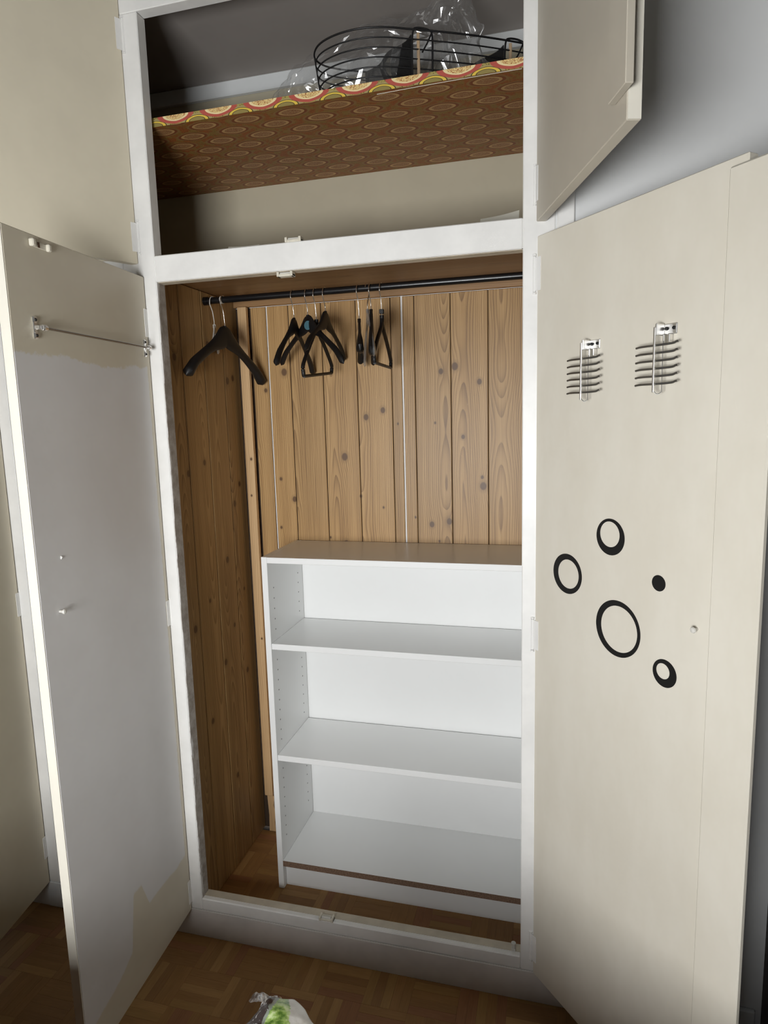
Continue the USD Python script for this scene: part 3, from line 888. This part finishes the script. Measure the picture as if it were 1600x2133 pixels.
# crumpled clear film draped over the baskets
def film_mesh():
    ridge = bez([(.225, .25, 2.25), (.27, .25, 2.325), (.33, .235, 2.345), (.43, .225, 2.37), (.54, .215, 2.40), (.64, .21, 2.405), (.70, .215, 2.44), (.745, .22, 2.44), (.77, .23, 2.33)], 10)
    nR, nC = len(ridge), 44
    V = []
    for i, r in enumerate(ridge):
        for j in range(nC):
            a = PI * (j / (nC - 1)) * 1.02 - .02
            wd_ = .075 * math.sin(PI * min(1, (i + 4) / (nR + 4)))
            top = r[2] - 2.195
            V.append((r[0] - .02 * math.cos(a), r[1] - wd_ * math.cos(a) - .0, 2.195 + top * max(0, math.sin(a)) ** .55))
    V = np.array(V)
    n1 = meshkit.fbm(V * 22, 4, 3) - .5
    n2 = meshkit.fbm(V * 22 + 50, 4, 9) - .5
    n3 = meshkit.fbm(V * 22 + 90, 4, 5) - .5
    k = np.clip((V[:, 2] - 2.195) / .05, 0, 1)
    V += np.stack([n1, n2, n3], 1) * .055 * k[:, None]
    V[:, 1] = np.clip(V[:, 1], .062, .47)
    V[:, 2] = np.clip(V[:, 2], 2.1945, 2.476)
    F = []
    for i in range(nR - 1):
        for j in range(nC - 1):
            a = i * nC + j
            F += [(a, a + nC, a + nC + 1), (a, a + nC + 1, a + 1)]
    return trimesh.Trimesh(V, np.array(F), process=False)


obj('plastic_film', film_mesh(), 'clear_film', None, smooth=False, label='crumpled clear plastic film draped over the black wire baskets', cat='plastic film')

# loose papers on the floor of the upper compartment
def paper(x0, x1, y, za, zb, lean, label):
    """A sheet standing on its edge, leaning back, its top edge curled."""
    n, nz = 10, 5
    V, F = [], []
    for side in (0, .0008):
        for i in range(n):
            f = i / (n - 1)
            for j in range(nz):
                g_ = j / (nz - 1)
                V.append((x0 + (x1 - x0) * f, y + lean * g_ ** 2 + .006 * math.sin(PI * f) + side, 1.8524 + (za + (zb - za) * f - 1.8524) * g_))
    m_ = n * nz
    for i in range(n - 1):
        for j in range(nz - 1):
            a = i * nz + j
            F += [(a, a + nz, a + nz + 1), (a, a + nz + 1, a + 1), (m_ + a, m_ + a + nz + 1, m_ + a + nz), (m_ + a, m_ + a + 1, m_ + a + nz + 1)]
    obj('paper_sheet', trimesh.Trimesh(np.array(V), np.array(F), process=False), 'paper_white', None, smooth=True, label=label, cat='paper')


paper(.15, .235, .088, 1.890, 1.8885, .012, 'thin pale paper strip at the left on the upper compartment floor')
paper(.785, .872, .085, 1.894, 1.9045, .018, 'pale paper sheet at the right on the upper compartment floor')

# ================================================================ ADDED BED (out of frame, put in to shade the floor) and BAG
bd = thing('bed', 'added unseen bedstead with a grey blanket that shades the floor and carries the bag', 'bed', (.15, -1.46, 0))
obj('frame', box(-1.15, 1.15, -.57, .57, .14, .36, .01), 'timber_bed', bd)
for sx in (-1.1, 1.1):
    for sy in (-.52, .52):
        obj('leg', box(sx - .03, sx + .03, sy - .03, sy + .03, 0, .14, .004), 'timber_bed', bd)
obj('mattress', box(-1.13, 1.13, -.55, .55, .36, .57, .03), 'blanket_grey', bd)
obj('blanket', box(-1.16, 1.16, -.59, .59, .57, .60, .012), 'blanket_grey', bd)

def bag_mesh():
    """Pillow bag lying on the blanket, its crimped end hanging over the edge towards the wardrobe."""
    nU, nV = 46, 36
    V = []
    for i in range(nU):
        s = .30 * i / (nU - 1)
        lf = -.020 - .005 * min(1, s / .05) - .05 * min(1, max(0, s - .05) / .12)
        rt = .024 + .052 * min(1, s / .038) + .03 * min(1, s / .2)
        hgt = .005 + .020 * min(1, s / .04) ** .7 + .016 * min(1, max(0, s - .05) / .1) * (1 - .55 * max(0, (s - .2) / .1))
        for j in range(nV):
            a = 2 * PI * j / nV
            q = math.copysign(abs(math.cos(a)) ** .8, math.cos(a))
            V.append(((lf + rt) / 2 + (rt - lf) / 2 * q, -s, .026 + hgt * math.copysign(abs(math.sin(a)) ** .9, math.sin(a))))
    V = np.array(V)
    for ax in range(3):
        V[:, ax] += (meshkit.fbm(V * 34 + 17 * ax, 4, 3 + ax) - .5) * (.012 if ax == 2 else .010)
    V[:, 2] = np.maximum(V[:, 2], .0015)
    F = []
    for i in range(nU - 1):
        for j in range(nV):
            j2 = (j + 1) % nV
            a, b, c, d = i * nV + j, i * nV + j2, (i + 1) * nV + j2, (i + 1) * nV + j
            F += [(a, c, b), (a, d, c)]
    V = np.vstack([V, V[:nV].mean(0), V[-nV:].mean(0)])
    for j in range(nV):
        F += [(len(V) - 2, j, (j + 1) % nV), (len(V) - 1, (nU - 1) * nV + (j + 1) % nV, (nU - 1) * nV + j)]
    m = trimesh.Trimesh(V, np.array(F), process=False)
    m.fix_normals()
    return m


bg = thing('plastic_bag', 'crumpled white and green printed plastic bag at the bottom edge of the photo', 'bag', (.583, -.716, .601))
obj('bag_body', bag_mesh(), 'bag_print', bg, smooth=40)
_V, _F = [], []
for i in range(16):
    for j in range(9):
        u_, v_ = i / 15, j / 8
        _V.append((-.034 + .034 * u_, .004 - .030 * v_, .024 + .022 * v_ + .006 * math.sin(u_ * 9 + v_ * 4)))
_V = np.array(_V)
_V += (np.stack([meshkit.fbm(_V * 60 + 9 * k, 3, k) for k in range(3)], 1) - .5) * .016
for i in range(15):
    for j in range(8):
        a = i * 9 + j
        _F += [(a, a + 9, a + 10), (a, a + 10, a + 1)]
obj('clear_flap', trimesh.Trimesh(_V, np.array(_F), process=False), 'bag_film', bg, smooth=False, label='crumpled clear film at the bag mouth')
